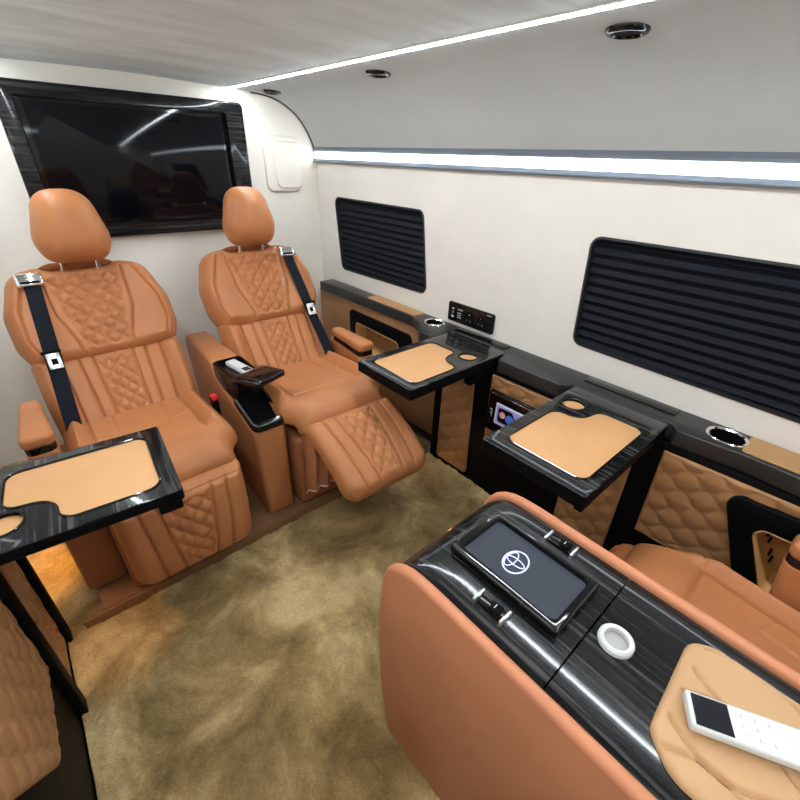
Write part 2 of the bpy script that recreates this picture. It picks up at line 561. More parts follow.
# light bars along both side walls
def light_bar(x, sgn, label):
    t = thing('light_bar', label, 'light', (x+sgn*.0005, .5, 1.352), 0, 'light bars on the side walls')
    prof = [(0, -.038), (-.016, -.036), (-.024, -.030), (-.018, -.017), (-.018, .016), (-.024, .026), (-.014, .040), (0, .044)]
    prof = [(sgn*a, b) for a, b in prof]
    V, F = [], []; n = len(prof)
    for y in (YB-.49, YF-.505): V += [(a, y, b) for a, b in prof]
    for k in range(n): F.append((k, (k+1) % n, n+(k+1) % n, n+k))
    F += [tuple(range(n)), tuple(range(n, 2*n))]
    obj('channel', (V, F), M['alu'], t, angle=20)
    dp = [(-.0185, -.0165), (-.0205, -.012), (-.0215, 0), (-.0205, .012), (-.0185, .0155)]
    V, F = [], []
    for y in (YB-.48, YF-.515): V += [(sgn*a, y, b) for a, b in dp]
    n = len(dp)
    for k in range(n): F.append((k, (k+1) % n, n+(k+1) % n, n+k))
    F += [tuple(range(n)), tuple(range(n, 2*n))]
    obj('diffuser', (V, F), M['led'], t)
    return t
light_bar(XR, 1, 'long glowing white light bar in grey channel on the right wall above the blinds')
light_bar(XL, -1, 'long glowing white light bar in grey channel on the left wall')
def ceiling_strip(x, label):
    t = thing('ceiling_light_strip', label, 'light', (x, .5, 1.6125), 0, 'light strips in the ceiling')
    obj('diffuser', box(-.0075, .0075, YB-.49, YF-.51, -.004, .010, .002), M['led_ceiling'], t)
    obj('channel', join(box(-.0135, -.0078, YB-.49, YF-.51, -.002, .012, .001), box(.0078, .0135, YB-.49, YF-.51, -.002, .012, .001)), M['cream'], t)
ceiling_strip(.987, 'thin glowing white light strip along the ceiling above the right-hand cove')
ceiling_strip(2*XC-.987, 'thin glowing white light strip along the left side of the ceiling')

# round air vents in the cove
def vent(y, label):
    t = thing('air_vent', label, 'air vent', (1.142, y, 1.6045), 0, 'round air vents in the right cove')
    t.rotation_euler = (0, .03, 0)
    obj('bezel', lathe([(.030, .006), (.030, -.004), (.034, -.008), (.041, -.007), (.045, -.003), (.046, .004), (.044, .006), (.030, .006)], 36, cap=False), M['gloss'], t)
    obj('backing', lathe([(.031, .004), (.031, .008), (0.0001, .008)], 28), M['black'], t)
    for k in range(4):
        xx = -.019+.0125*k; hw = math.sqrt(.029**2-xx*xx)
        sl = xf(box(-.001, .001, -hw, hw, -.006, .007, .0006, 1), Matrix.Translation((xx, 0, 0)) @ Matrix.Rotation(.6, 4, 'Y'))
        obj('slat', sl, M['ledge'], t)
    return t
vent(.575, 'nearest and largest looking round black air vent above the big blind')
vent(1.44, 'middle round black air vent beside the ceiling light strip')
vent(2.25, 'farthest round black air vent next to the bulkhead')

# carpet
def carpet():
    rng = np.random.default_rng(3)
    x0, x1, y0, y1 = XL+.005, 1.30, YB+.01, YF-.005
    nx, ny = 260, 500
    xs = np.linspace(x0, x1, nx); ys = np.linspace(y0, y1, ny)
    Xg, Yg = np.meshgrid(xs, ys)
    def noise(cell):
        gx = int((x1-x0)/cell)+3; gy = int((y1-y0)/cell)+3
        g = rng.random((gy, gx)); a = (Yg-y0)/cell; b = (Xg-x0)/cell
        i = a.astype(int); j = b.astype(int); fa = a-i; fb = b-j
        fa = fa*fa*(3-2*fa); fb = fb*fb*(3-2*fb)
        return (g[i, j]*(1-fa)*(1-fb)+g[i+1, j]*fa*(1-fb)+g[i, j+1]*(1-fa)*fb+g[i+1, j+1]*fa*fb)
    Z = .010+.012*noise(.09)+.010*noise(.035)+.007*noise(.014)+.005*rng.random(Xg.shape)
    V = np.stack([Xg, Yg, Z], -1).reshape(-1, 3).tolist()
    foot = [(-.143, 1.4, 1.232, 3), (XL-1, -.252, -2, 1.243), (.372, .672, -2, .39), (.76, 1.13, -.38, .075)]
    def bare(x, y): return any(a < x < b and c < y < d for a, b, c, d in foot)
    F = [(i*nx+j, i*nx+j+1, (i+1)*nx+j+1, (i+1)*nx+j) for i in range(ny-1) for j in range(nx-1) if not bare(.5*(xs[j]+xs[j+1]), .5*(ys[i]+ys[i+1]))]
    used = sorted({q for f in F for q in f}); ix = {q: k for k, q in enumerate(used)}
    V = [V[q] for q in used]; F = [tuple(ix[q] for q in f) for f in F]
    me = bpy.data.meshes.new('carpet'); me.from_pydata(V, [], F); me.materials.append(M['carpet'])
    for p in me.polygons: p.use_smooth = True
    o = obj('carpet', me, None)
    tag(o, 'plush mottled olive and tan carpet covering the cabin floor', 'carpet', kind='stuff')
carpet()

# platform under the front seats
pf = thing('seat_platform', 'low tan leather covered platform under the two reclining seats', 'platform', (.55, 1.8, 0))
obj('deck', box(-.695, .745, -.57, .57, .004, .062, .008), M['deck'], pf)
obj('carpet_edge', box(-.748, .745, -.582, -.571, .006, .060, .002), M['deck'], pf)

# ------------------------------------------------------------------ bulkhead: television, surround, cover panel
sur = obj('screen_surround', prism(rrect(.105, 1.030, 1.003, 1.557, .022), 0, .045, .007, T=XZ(YF-.001)), M['veneer_x'])
cut(sur, prism(rrect(.160, .945, 1.060, 1.512, .006), -.02, .08, 0, T=XZ(YF)))
tag(sur, 'dark veneer surround framing the black television on the bulkhead', 'frame')
tv = thing('television', 'large black switched-off television inside the dark veneer surround', 'television', (.5525, YF-.002, 1.286))
obj('bezel', prism(rrect(-.390, .390, -.224, .224, .004), 0, .020, .003, T=XZ(0)), M['gloss'], tv)
obj('screen', prism(rrect(-.368, .368, -.205, .208, .002), .018, .0215, .001, T=XZ(0)), M['tvscreen'], tv)
cp = thing('cover_panel', 'cream rounded square cover panel on the bulkhead right of the television', 'panel', (1.245, YF+.0005, 1.300))
obj('rim', prism(rrect(-.118, .092, -.132, .135, .045), 0, .022, .012, 5, T=XZ(0)), M['cream'], cp)
obj('lid', prism(rrect(-.062, .088, -.112, .108, .035), .018, .034, .006, 4, T=XZ(0)), M['cream'], cp)

# ------------------------------------------------------------------ right-hand side cabinet and ledge
def cabinet_panel(name, outline, parent, x, sgn, quilt=True, thick=.010, vert=False, re=.010):
    """leather panel lying on the cabinet face at x, bulging towards the aisle (sgn)"""
    place = lambda u, v, h: (x+sgn*h, u, v)
    P = np.array(outline)
    q = [(outline, (lambda U, Vv: lozenges(Vv, U, .034, .115, .015), .006) [0] if vert else lambda U, Vv: lozenges(U, Vv, .037, .112, .0165), .007)] if quilt else []
    du = P[:, 0].max()-P[:, 0].min(); dv = P[:, 1].max()-P[:, 1].min()
    g = pad(outline, place, thick, re=re, quilts=q, nu=max(24, int(du/.0042)), nv=max(24, int(dv/.0042)), back=.3)
    return obj(name, g, M['panel_leather'], parent)

cab = thing('side_cabinet', 'long black side cabinet with quilted tan panels under the right-hand ledge', 'cabinet', (1.305, .4, 0))
def C(poly): return [(y-.4, z) for y, z in poly]
X0 = 0.0
body = obj('body', box(X0, .142, -1.6, .80, .002, .6275, .004), M['black'], cab)
rear = obj('seat_side_panel', box(.072, .142, .802, 1.92, .064, .6275, .003), M['panel_leather'], cab)
cabinet_panel('quilted_panel', C(fillet([(.955, .045), (1.150, .045), (1.150, .60), (.975, .60)], .02)), cab, X0, -1)
cabinet_panel('quilted_panel', C(fillet([(.600, .285), (.882, .285), (.890, .607), (.600, .607)], .008)), cab, X0, -1)
cabinet_panel('quilted_panel', C(fillet([(.293, .045), (.500, .045), (.505, .60), (.305, .60)], .012)), cab, X0, -1)
pk_out = fillet([(-.40, .300), (-.058, .300), (.060, .578), (-.40, .600)], [.02, .03, .035, .02])
q4 = fillet([(-.52, .285), (-.053, .30), (.225, .278), (.236, .606), (-.52, .622)], .004)
o4 = cabinet_panel('quilted_panel', C(q4), cab, X0, -1)
fr = obj('pocket_frame', prism(C(pk_out), .002, .024, .006, T=YZ(X0, -1)), M['black'], cab)
pin = fillet([(-.34, .335), (-.112, .322), (-.022, .517), (-.34, .535)], [.02, .022, .03, .02])
for oo in (fr, o4, body):
    cut(oo, prism(C(pin), -.06, .085, 0, T=YZ(X0, 1)))

def tray_recess(o, outer, depth, x):
    """tan lining of a pocket: a shell made of walls and a back"""
    V, F = [], []; n = len(outer); inn = inset(outer, .006)
    rings = [(outer, -.020), (inset(outer, .004), -.024), (inset(outer, .007), -.018), (inset(outer, .010), depth-.01), (inset(outer, .016), depth)]
    for pl, h in rings: V += [(x+h, a, b) for a, b in pl]
    for r in range(len(rings)-1):
        for k in range(n): F.append((r*n+k, r*n+(k+1) % n, (r+1)*n+(k+1) % n, (r+1)*n+k))
    F.append(tuple(range((len(rings)-1)*n, len(rings)*n)))
    return obj('pocket_lining', (V, F), M['pocket'], o)
lin = tray_recess(cab, C(inset(pin, .0006)), .078, X0)
for k, (y, z) in enumerate([(-.055, .495), (-.064, .475), (-.078, .44), (-.087, .42)]):
    # small switches on the slanted front cheek of the pocket
    obj('pocket_switch', box(.004, .022, y-.4-.015, y-.4-.009, z-.010, z+.006, .001, 1), M['black'], lin)
# pocket beside the front seat
pk2 = fillet([(1.40, .33), (1.98, .33), (1.985, .582), (1.455, .578)], [.02, .02, .03, .035])
pin2 = fillet([(1.52, .36), (1.93, .36), (1.925, .520), (1.545, .512)], [.02, .02, .025, .03])
fr2 = obj('pocket_frame', prism(C(pk2), .0, .014, .005, T=YZ(.073, -1)), M['black'], cab)
for oo in (fr2, rear):
    cut(oo, prism(C(pin2), -.06, .058, 0, T=YZ(.073, 1)))
tray_recess(cab, C(inset(pin2, .0006)), .050, .082)

# leather-free ledge: one continuous worktop with a wavy front edge
LO = [(1.449, 2.27), (1.345, 2.27), (1.362, 2.10), (1.366, 1.44), (1.335, 1.36), (1.255, 1.285), (1.252, 1.205), (1.268, 1.192),
      (1.376, 1.190), (1.379, .908), (1.340, .880), (1.290, .866), (1.292, .600), (1.330, .568), (1.334, .245), (1.306, .225), (1.306, .18),
      (1.322, .05), (1.312, -.10), (1.312, -1.2), (1.449, -1.2)]
LR = [0, .01, .05, .06, .05, .035, .02, .008, .006, .006, .02, .01, .01, .006, .006, .008, .02, .05, .05, 0, 0]
lg = obj('side_ledge', prism(fillet(LO, LR), .628, .683, .006), M['ledge'])
tag(lg, 'black side ledge with wavy front edge running under the blinds on the right wall', 'ledge')
def cup_holder(parent, x, y, z, r=.036, ry=None):
    k = (ry or r)/r
    T = lambda a, b, c: (a, b*k, c)
    ring = obj('cup_ring', lathe([(r-.002, -.030), (r-.0005, .001), (r+.003, .0045), (r+.008, .003), (r+.0095, .0002), (r-.0005, -.002)], 40, (x, y, z), T, False), M['chrome'], parent)
    obj('cup_well', lathe([(r-.001, -.0005), (r-.004, -.048), (.008, -.050)], 36, (x, y, z), T, 2), M['black'], ring)
def ell(x, y, r, k): return [(x+(r)*math.cos(2*PI*i/36), y+r*k*math.sin(2*PI*i/36)) for i in range(36)]
for (x, y, r, ry) in ((1.389, 1.315, .036, .042), (1.385, .118, .038, .044)):
    cut(lg, prism(ell(x, y, r-.0005, ry/r), .634, .70, 0))
    cup_holder(lg, x, y, .683, r, ry)
p1 = obj('leather_inlay', prism(rrect(1.372, 1.444, 1.44, 1.82, .008), .681, .6865, .002), M['pad'], lg)
p2 = obj('leather_inlay', prism(rrect(1.332, 1.440, -.85, .072, .012), .681, .6865, .002), M['pad'], lg)
# raised strips behind the trays
for y0, y1 in ((.905, 1.19), (.255, .565)):
    obj('hinge_cover', box(1.383, 1.430, y0+.004, y1-.004, .6825, .688, .002), M['gloss'], lg)
# socket plate on the wall
sp = thing('socket_plate', 'black socket plate with two outlets and a switch on the white wall above the ledge', 'socket', (XR-.0005, 1.147, .743))
obj('plate', prism(rrect(-.130, .134, -.044, .046, .010), 0, .011, .003, T=YZ(0, -1)), M['gloss'], sp)
obj('rocker_switch', box(-.015, -.010, .088, .112, -.026, .028, .002), M['black'], sp)
obj('switch_mark', join(box(-.0157, -.0151, .092, .108, .016, .022, 0), box(-.0157, -.0151, .094, .106, -.022, -.014, 0), box(-.0157, -.0151, .098, .102, -.004, .008, 0)), M['grey'], sp)
obj('usb_port', box(-.0125, -.010, .048, .078, -.026, .012, .001), M['black'], sp)
obj('lettering', box(-.0116, -.0112, .045, .075, .017, .021, 0), M['grey'], sp)
obj('lettering', box(-.0116, -.0112, -.115, -.090, .034, .037, 0), M['grey'], sp)
for z in (-.018, -.008, .002): obj('port_mark', box(-.0131, -.0127, .052, .074, z, z+.003, 0), M['grey'], sp)
for y in (.005, -.062):
    s_ = obj('power_outlet', lathe([(.026, 0), (.027, .004), (.022, .005), (.021, .001), (.0001, .001)], 30, (-.011, y, -.002), lambda a, b, c: (-c, a, b)), M['black'], sp)
    for a, b, c, d in ((-.013, -.008, -.022, -.013), (.008, .013, -.022, -.013), (-.002, .002, .008, .014)):
        obj('contact', box(-.0150, -.0122, y+a, y+b, c, d, .0005, 1), M['chrome'], s_)
# control panel in the cabinet face
dv = thing('control_panel', 'black control panel with small glowing display in the quilted cabinet face', 'control panel', (1.2905, .745, .460))
obj('housing', prism(rrect(-.125, .125, -.092, .094, .006), 0, .014, .004, T=YZ(0, -1)), M['gloss'], dv)
obj('trim_line', box(-.0155, -.013, -.120, .115, .080, .085, .0008, 1), M['chrome'], dv)
ds = obj('display', prism(rrect(-.105, .085, -.046, .050, .004), .012, .0155, .001, T=YZ(0, -1)), M['photo_white'], dv)
obj('display_picture', box(-.0168, -.0157, -.098, .078, -.039, .043, 0), M['photo_violet'], ds)
obj('display_badge', prism(fillet([(.0, -.030), (.068, -.030), (.070, .034), (.008, .036), (-.012, .01)], .01), .0167, .0175, 0, T=YZ(0, -1)), M['gloss'], ds)
obj('display_badge', prism(circle(.012, 0, .020, 20), .0172, .0182, 0, T=YZ(0, -1)), M['photo_blue'], ds)
obj('display_badge', prism(circle(.048, .006, .014, 20), .0172, .0182, 0, T=YZ(0, -1)), M['photo_pink'], ds)
obj('side_print', join(box(-.0150, -.0138, .100, .104, -.025, .010, 0), box(-.0150, -.0138, .104, .112, .005, .012, 0), box(-.0150, -.0138, .104, .110, -.012, -.006, 0)), M['grey'], dv)

# ------------------------------------------------------------------ tray tables
def tray_table(label, x0, x1, y0, y1, cup_x, cup_near, wall_side, zt=.683, th=.042, ins=None):
    """wall_side +1: hinged on the right cabinet; cup hole in the wall-side corner"""
    cx, cy = .5*(x0+x1), .5*(y0+y1)
    t = thing('tray_table', label, 'table', (cx, cy, zt), 0, 'fold-out tray tables along the cabinets')
    a0, a1, b0, b1 = x0-cx, x1-cx, y0-cy, y1-cy
    top = obj('tabletop', prism(rrect(a0, a1, b0, b1, .008), -th, 0, .004), M['veneer'], t)
    i0, i1, j0, j1 = ins; i0 -= cx; i1 -= cx; j0 -= cy; j1 -= cy
    ux, uy = cup_x[0]-cx, cup_x[1]-cy
    # outline of the leather with a bite taken out round the cup hole
    c1, c2 = .100, .098
    pts = [(i0, j0), (i1, j0), (i1, j1), (i0, j1)]; rad = [.03, .03, .03, .03]
    pl, rl = [], []
    for (px, py), r in zip(pts, rad):
        is_cup = ((px > (i0+i1)/2) == (ux > 0)) and ((py > (j0+j1)/2) == (uy > 0))
        if not is_cup: pl.append((px, py)); rl.append(r); continue
        dx = -1 if px > (i0+i1)/2 else 1; dy = -1 if py > (j0+j1)/2 else 1
        A_ = (px+dx*c1, py); B_ = (px+dx*c1*.92, py+dy*c2*.9); C_ = (px, py+dy*c2)
        seq = [A_, B_, C_]; rs = [.035, .07, .035]
        prev = pl[-1] if pl else pts[-1]
        if abs(prev[1]-py) > 1e-6: seq = seq[::-1]
        pl += seq; rl += rs
    poly = fillet(pl, rl, 8)
    cut(top, prism(poly, -.0055, .02, 0), prism(circle(ux, uy, .036, 36), -.012, .02, 0))
    top.data.materials.append(M['black'])
    for p in top.data.polygons:
        if p.normal.z < .35: p.material_index = len(top.data.materials)-1
    lip = tube([(a, b, .0005) for a, b in inset(poly, -.001)], .0028, 8, True)
    obj('lip', lip, M['gloss'], top)
    obj('leather_inset', prism(inset(poly, .0012), -.0055, -.001, .002), M['inset'], t)
    cr = obj('cup_rim', tube([(a, b, .0005) for a, b in circle(ux, uy, .037, 36)], .0028, 8, True), M['gloss'], top)
    obj('cup_pad', prism(circle(ux, uy, .0352, 36), -.012, -.007, .001), M['inset'], t)
    return t, (a0, a1, b0, b1)
t, r_ = tray_table('black rimmed tray table beside the right reclining seat, nearer the bulkhead', .845, 1.372, .885, 1.186, (1.215, .955), True, 1, ins=(.884, 1.205, .912, 1.150))
obj('bracket', box(.07, .19, -.135, -.10, -.10, -.0425, .006), M['black'], t)
t, r_ = tray_table('black rimmed tray table between the tan console and the right wall, with round cup hole', .818, 1.322, .252, .560, (1.200, .497), False, 1, ins=(.868, 1.222, .284, .520))
obj('bracket', box(-.235, -.185, -.148, -.125, -.064, -.0425, .004), M['black'], t)
t, r_ = tray_table('black rimmed tray table at the left edge of the picture, before the left seat', -.35, .135, .880, 1.192, (-.187, .966), True, -1, th=.030, ins=(-.19, .098, .917, 1.152))
t.rotation_euler = (0, 0, -.085)
obj('bracket', box(.185, .235, -.148, -.108, -.060, -.0305, .004), M['black'], t)

# ------------------------------------------------------------------ left-hand cabinet
cl = thing('side_cabinet', 'black framed cabinet with quilted tan panels at the left edge of the picture', 'cabinet', (-.25, .4, 0))
obj('body', box(-.165, -.004, -1.5, .845, .004, .625, .004), M['black'], cl)
obj('top', box(-.165, .004, -1.5, .849, .626, .6385, .004), M['gloss'], cl)
# framed far panel
obj('post', box(-.006, .014, .806, .846, .004, .624, .003), M['black'], cl)
obj('post', box(-.006, .016, .550, .592, .004, .624, .003), M['black'], cl)
cabinet_panel('quilted_panel', [(a-.4, b) for a, b in fillet([(.995, .05), (1.205, .05), (1.205, .60), (.995, .60)], .012)], cl, -.004, 1, thick=.006, vert=True, re=.02)
cabinet_panel('quilted_panel', [(a-.4, b) for a, b in fillet([(.50, .57), (.70, .275), (.944, .275), (.944, .60), (.50, .60)], [.02, .03, .01, .01, .01])], cl, -.004, 1, thick=.012, vert=True, re=.02)

# ------------------------------------------------------------------ reclining seats
# every part is shaped in the seat's own frame: x sideways, -y forward, z up
def seat_cushion():
    f = spline([(.245, .372), (.10, .390), (-.10, .408), (-.215, .416), (-.275, .405), (-.300, .370)])
    L = f.length
    out = fillet([(-.235, 0), (.235, 0), (.236, .47), (.193, .52), (.190, L), (-.190, L), (-.193, .52), (-.236, .47)], [.05, .05, .06, .04, .02, .02, .04, .06])
    place = lambda u, v, h: path_place(f, -1)(u, v, h)
    def extra(U, V):
        bol = np.clip((np.abs(U)-.150)/.04, 0, 1); bol = bol*bol*(3-2*bol)*np.clip((.47-V)/.06, 0, 1)
        roll = np.exp(-((V-.50)/.07)**2)
        return .030*bol+.010*roll
    seams = [([(-.15, 0), (-.152, .43)], .008, .004), ([(.15, 0), (.152, .43)], .008, .004),
             ([(-.232, .445), (-.15, .43), (.15, .43), (.232, .445)], .007, .004),
             ([(-.15, .27), (-.06, .30), (.06, .30), (.15, .27)], .004, .0035),
             ([(-.08, 0), (-.08, .285)], .004, .0035), ([(.08, 0), (.08, .285)], .004, .0035)]
    return pad(out, place, .062, .055, extra, seams, (), 120, 130, .45)

def leg_rest():
    """hinge at the origin, hanging straight down along -z, padded side facing -y"""
    L = .335
    out = fillet([(-.190, 0), (.190, 0), (.186, L), (-.186, L)], [.02, .02, .055, .055])
    place = lambda u, v, h: (u, -h-.02*np.sin(PI*np.clip(v/L, 0, 1)), -v)
    vee = [(-.075, .035), (.075, .035), (.045, .30), (-.045, .30)]
    seams = [([(-.080, .02), (-.048, L)], .009, .0045), ([(.080, .02), (.048, L)], .009, .0045),
             ([(-.128, .02), (-.105, L)], .009, .0045), ([(.128, .02), (.105, L)], .009, .0045),
             ([(-.19, .022), (.19, .022)], .006, .004), (inset(out, .012), .003, .003)]
    return pad(out, place, .050, .040, None, seams, [(vee, lambda U, V: diamonds(U, V, .050, .062), .010)], 150, 130, .6)

BACK = spline([(.125, .300), (.180, .400), (.250, .500), (.326, .604), (.404, .712), (.470, .806), (.520, .884)])
BL = BACK.length
def back_lower():
    out = fillet([(-.225, 0), (.225, 0), (.240, .20), (.243, .385), (-.243, .385), (-.240, .20)], [.06, .06, .1, .02, .02, .1])
    place = path_place(BACK, 1)
    def extra(U, V):
        b = np.clip((np.abs(U)-.150)/.05, 0, 1)
        return .026*b*b*(3-2*b)
    vee = [(-.048, .02), (.048, .02), (.062, .345), (-.062, .345)]
    seams = []
    for s in (-1, 1):
        seams += [([(s*.050, 0), (s*.066, .37)], .009, .0045), ([(s*.090, 0), (s*.108, .37)], .009, .0045),
                  ([(s*.148, 0), (s*.160, .37)], .009, .004)]
    return pad(out, place, .055, .040, extra, seams, [(vee, lambda U, V: diamonds(U, V, .042, .052), .010)], 150, 120, .9)

def back_upper():
    v0 = .350
    out = fillet([(-.222, v0), (.222, v0), (.260, v0+.085), (.262, v0+.20), (.215, BL-.010), (.125, BL+.012), (.085, BL-.006), (-.085, BL-.006), (-.125, BL+.012), (-.215, BL-.010), (-.262, v0+.20), (-.260, v0+.085)],
                 [.05, .05, .12, .10, .10, .05, .03, .03, .05, .10, .10, .12], 10)
    base = path_place(BACK, 1)
    place = lambda u, v, h: base(u, v, h+.006)
    def extra(U, V):
        b = np.clip((np.abs(U)-.10)/.09, 0, 1)
        return .018*b*b*(3-2*b)
    mid = [(-.072, v0+.03), (.072, v0+.03), (.118, BL-.055), (.09, BL-.035), (-.09, BL-.035), (-.118, BL-.055)]
    seams = []
    for s in (-1, 1):
        seams += [([(s*.078, v0), (s*.084, v0+.06), (s*.120, v0+.17), (s*.128, BL)], .009, .004),
                  ([(s*.19, v0), (s*.218, v0+.09), (s*.212, v0+.19), (s*.165, BL-.035)], .009, .0045)]
    return pad(out, place, .072, .045, extra, seams, [(mid, lambda U, V: diamonds(U, V-v0, .052, .058), .013)], 150, 120, .8)

def head_rest():
    out = fillet([(-.090, 0), (.090, 0), (.117, .080), (.075, .240), (-.075, .240), (-.117, .080)], [.06, .06, .09, .075, .075, .09], 10)
    th = .16
    def place(u, v, h):
        hh = h-.02*np.abs(u/.11)**2-.018*((v-.12)/.12)**2
        v = v*1.0; y = .428+v*math.sin(th); z = .926+v*math.cos(th)
        return u*1.02+.013, y-hh*math.cos(th), z+hh*math.sin(th)*.5
    seams = [(inset(out, .016), .004, .0035)]
    return pad(out, place, .066, .075, None, seams, (), 70, 70, .75)

SM = {}
def sm(key, fn, mat):
    if key not in SM: SM[key] = mesh_of(key, *fn(), mat)
    return SM[key]

def back_point(u, v, h):
    y, z, ty, tz = BACK(v)
    return (u, float(y-tz*h), float(z+ty*h)), (0, float(-tz), float(ty))

def recliner(label, loc, rotz, s, rest_angle, belt=True, zb=0.0, arm=(0, 0), group='tan quilted reclining seats'):
    t = thing('reclining_seat', label, 'seat', loc, rotz, group)
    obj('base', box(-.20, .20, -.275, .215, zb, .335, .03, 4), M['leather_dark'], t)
    obj('seat_cushion', sm('seat_cushion', seat_cushion, M['leather']), M['leather'], t)
    lr = obj('leg_rest', sm('leg_rest', leg_rest, M['leather']), M['leather'], t, (0, -.322, .414))
    lr.rotation_euler = (-rest_angle, 0, 0)
    obj('backrest', sm('back_lower', back_lower, M['leather']), M['leather'], t)
    obj('shoulder_pad', sm('back_upper', back_upper, M['leather']), M['leather'], t)
    h = obj('headrest', sm('head_rest', head_rest, M['leather']), M['leather'], t)
    for q in (-1, 1):
        obj('headrest_post', tube([(q*.054, .458, .845), (.005+q*.054, .452, .90), (.010+q*.052, .452, 1.0)], .0075, 12), M['chrome'], h)
        obj('post_collar', lathe([(.013, -.012), (.015, 0), (.010, .005), (.007, .005)], 20, (q*.052, .464, .885)), M['black'], h)
    # outer armrest
    az, ay = arm
    def wedge(e): return fillet([(s*(.235-e), -.075-e), (s*(.322+e), -.075-e), (s*(.305+e), .20+e), (s*(.250-e), .20+e)], .022)
    a = obj('armrest', prism(wedge(0), .519+az, .557+az, .013, 5, T=lambda p, q, h: (p, q+ay, h)), M['leather'], t)
    obj('armrest_strip', prism(wedge(-.004), .496+az, .521+az, .004, T=lambda p, q, h: (p, q+ay, h)), M['gloss'], a)
    obj('armrest_body', prism(wedge(-.002), .26, .499+az, .008, T=lambda p, q, h: (p, q+ay+(.03 if q > 0 else .0)+(.499+az-h)*.13, h)), M['leather'], a)
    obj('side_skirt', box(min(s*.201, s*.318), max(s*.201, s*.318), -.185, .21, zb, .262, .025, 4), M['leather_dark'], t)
    # buckle on the inner side
    if belt and s < 0:
        bk = obj('buckle', box(min(-s*.232, -s*.258), max(-s*.232, -s*.258), .0, .026, .36, .475, .004), M['black'], t)
        obj('buckle_button', box(min(-s*.234, -s*.256), max(-s*.234, -s*.256), -.003, .022, .462, .483, .003), M['red'], bk)
    if belt:
        b = None
        path = []
        for k in range(24):
            q = k/23
            v = BL-.075-(BL-.045)*q
            u = s*(.150+.052*q)
            hgt = .101 if v > .36 else .090
            hgt = .101-.016*np.clip((.44-v)/.12, 0, 1)+.0*q
            hgt += .006*np.clip((.38-v)/.1, 0, 1)
            p, n = back_point(u, v, hgt)
            path.append((p, (1, 0, 0), n))
        b = obj('seat_belt', ribbon(path, .047, .0025), M['webbing'], t)
        p, n = back_point(s*.152, BL-.062, .100)
        rot = Matrix.Translation(p) @ Matrix.Rotation(-.52, 4, 'X')
        g = obj('belt_guide', xf(box(-.038, .038, -.016, .010, -.020, .026, .009, 3), rot), M['chrome'], b)
        obj('guide_slot', xf(box(-.026, .026, -.0175, -.014, -.012, -.004, .001, 1), rot), M['black'], g)
        p, n = back_point(s*.171, .372, .102)
        rot = Matrix.Translation(p) @ Matrix.Rotation(-.50, 4, 'X')
        tg = obj('belt_tongue', xf(box(-.028, .028, -.010, -.002, .008, .020, .003), rot), M['black'], b)
        pl = xf(join(box(-.019, -.008, -.009, -.004, -.040, .010, .0015), box(.008, .019, -.009, -.004, -.040, .010, .0015), box(-.019, .019, -.009, -.004, -.044, -.030, .0015), box(-.019, .019, -.009, -.004, -.010, .010, .0015)), rot)
        obj('tongue_plate', pl, M['brushed'], tg)
    return t
recliner('tan quilted reclining seat at left, its leg rest hanging down', (.155, 1.5, .062), 0, -1, .0)
r2 = recliner('tan quilted reclining seat beside the right ledge, its leg rest raised', (.793, 1.5, .062), -.035, 1, math.radians(62))
# pleated gaiter under the raised leg rest
V, F = [], []; n = 40
for k in range(n+1):
    q = k/n; x = -.185+.37*q; w = .012*math.sin(q*PI*14)
    for z, yy in ((.372, -.30), (.26, -.315), (.075, -.290)): V += [(x, yy+w, z), (x, yy+w+.004, z)]
for k in range(n):
    a = k*6; b = a+6
    F += [(a, b, b+2, a+2), (a+2, b+2, b+4, a+4), (a+1, a+3, b+3, b+1), (a+3, a+5, b+5, b+3), (a, a+1, b+1, b), (a+4, b+4, b+5, a+5)]
F += [(0, 2, 3, 1), (2, 4, 5, 3), (n*6, n*6+1, n*6+3, n*6+2), (n*6+2, n*6+3, n*6+5, n*6+4)]
ga = obj('gaiter', (V, F), M['console_leather'], r2)
hem = [(-.185+.37*k/n, -.288+.012*math.sin(k/n*PI*14), .076) for k in range(n+1)]
obj('hem', tube(hem, .004, 6), M['cream'], ga)
recliner('tan seat cushion partly hidden behind the tan console at right', (.930, -.168, -.012), PI, -1, .10, belt=False, zb=.016, arm=(.065, .010)).scale = (.88, 1, 1)

# ------------------------------------------------------------------ console between the front seats
fc = thing('armrest_console', 'tall tan armrest console between the two reclining seats', 'console', (.510, 1.6, .062))
prof = fillet([(-.335, .0), (.38, .0), (.42, .500), (.40, .568), (.06, .560), (-.02, .505), (-.325, .405)], [.02, .02, .06, .05, .06, .06, .035])
V, F = prism(prof, -.064, .064, .022, 5, T=lambda a, b, h: (h*(.86+.14*min(1, b/.4))*(1-.24*max(0, min(1, (a+.05)/.35))), a, b))
obj('body', (V, F), M['leather'], fc)
ty = obj('phone_tray', prism(rrect(-.060, .060, -.185, .030, .02), .470, .564, .008, 3), M['gloss'], fc)
cut(ty, prism(rrect(-.048, .048, -.170, .018, .012), .548, .60, 0))
lid = xf(prism(rrect(-.052, .092, -.072, .060, .018), 0, .024, .008, 3), Matrix.Translation((.012, -.218, .556)) @ Matrix.Rotation(.32, 4, 'Z') @ Matrix.Rotation(-.10, 4, 'X'))
obj('holder_lid', lid, M['gloss'], fc)
dish = prism(rrect(-.066, .066, -.334, -.150, .03), 0, .034, .011, 4)
dish = xf(dish, Matrix.Translation((0, 0, 0)))
V = [(x, y, z+.405+(y+.326)*.30) for x, y, z in dish[0]]
dob = obj('cup_dish', (V, dish[1]), M['gloss'], fc)
cv, cf = prism(rrect(-.053, .053, -.318, -.170, .024), .014, .06, 0)
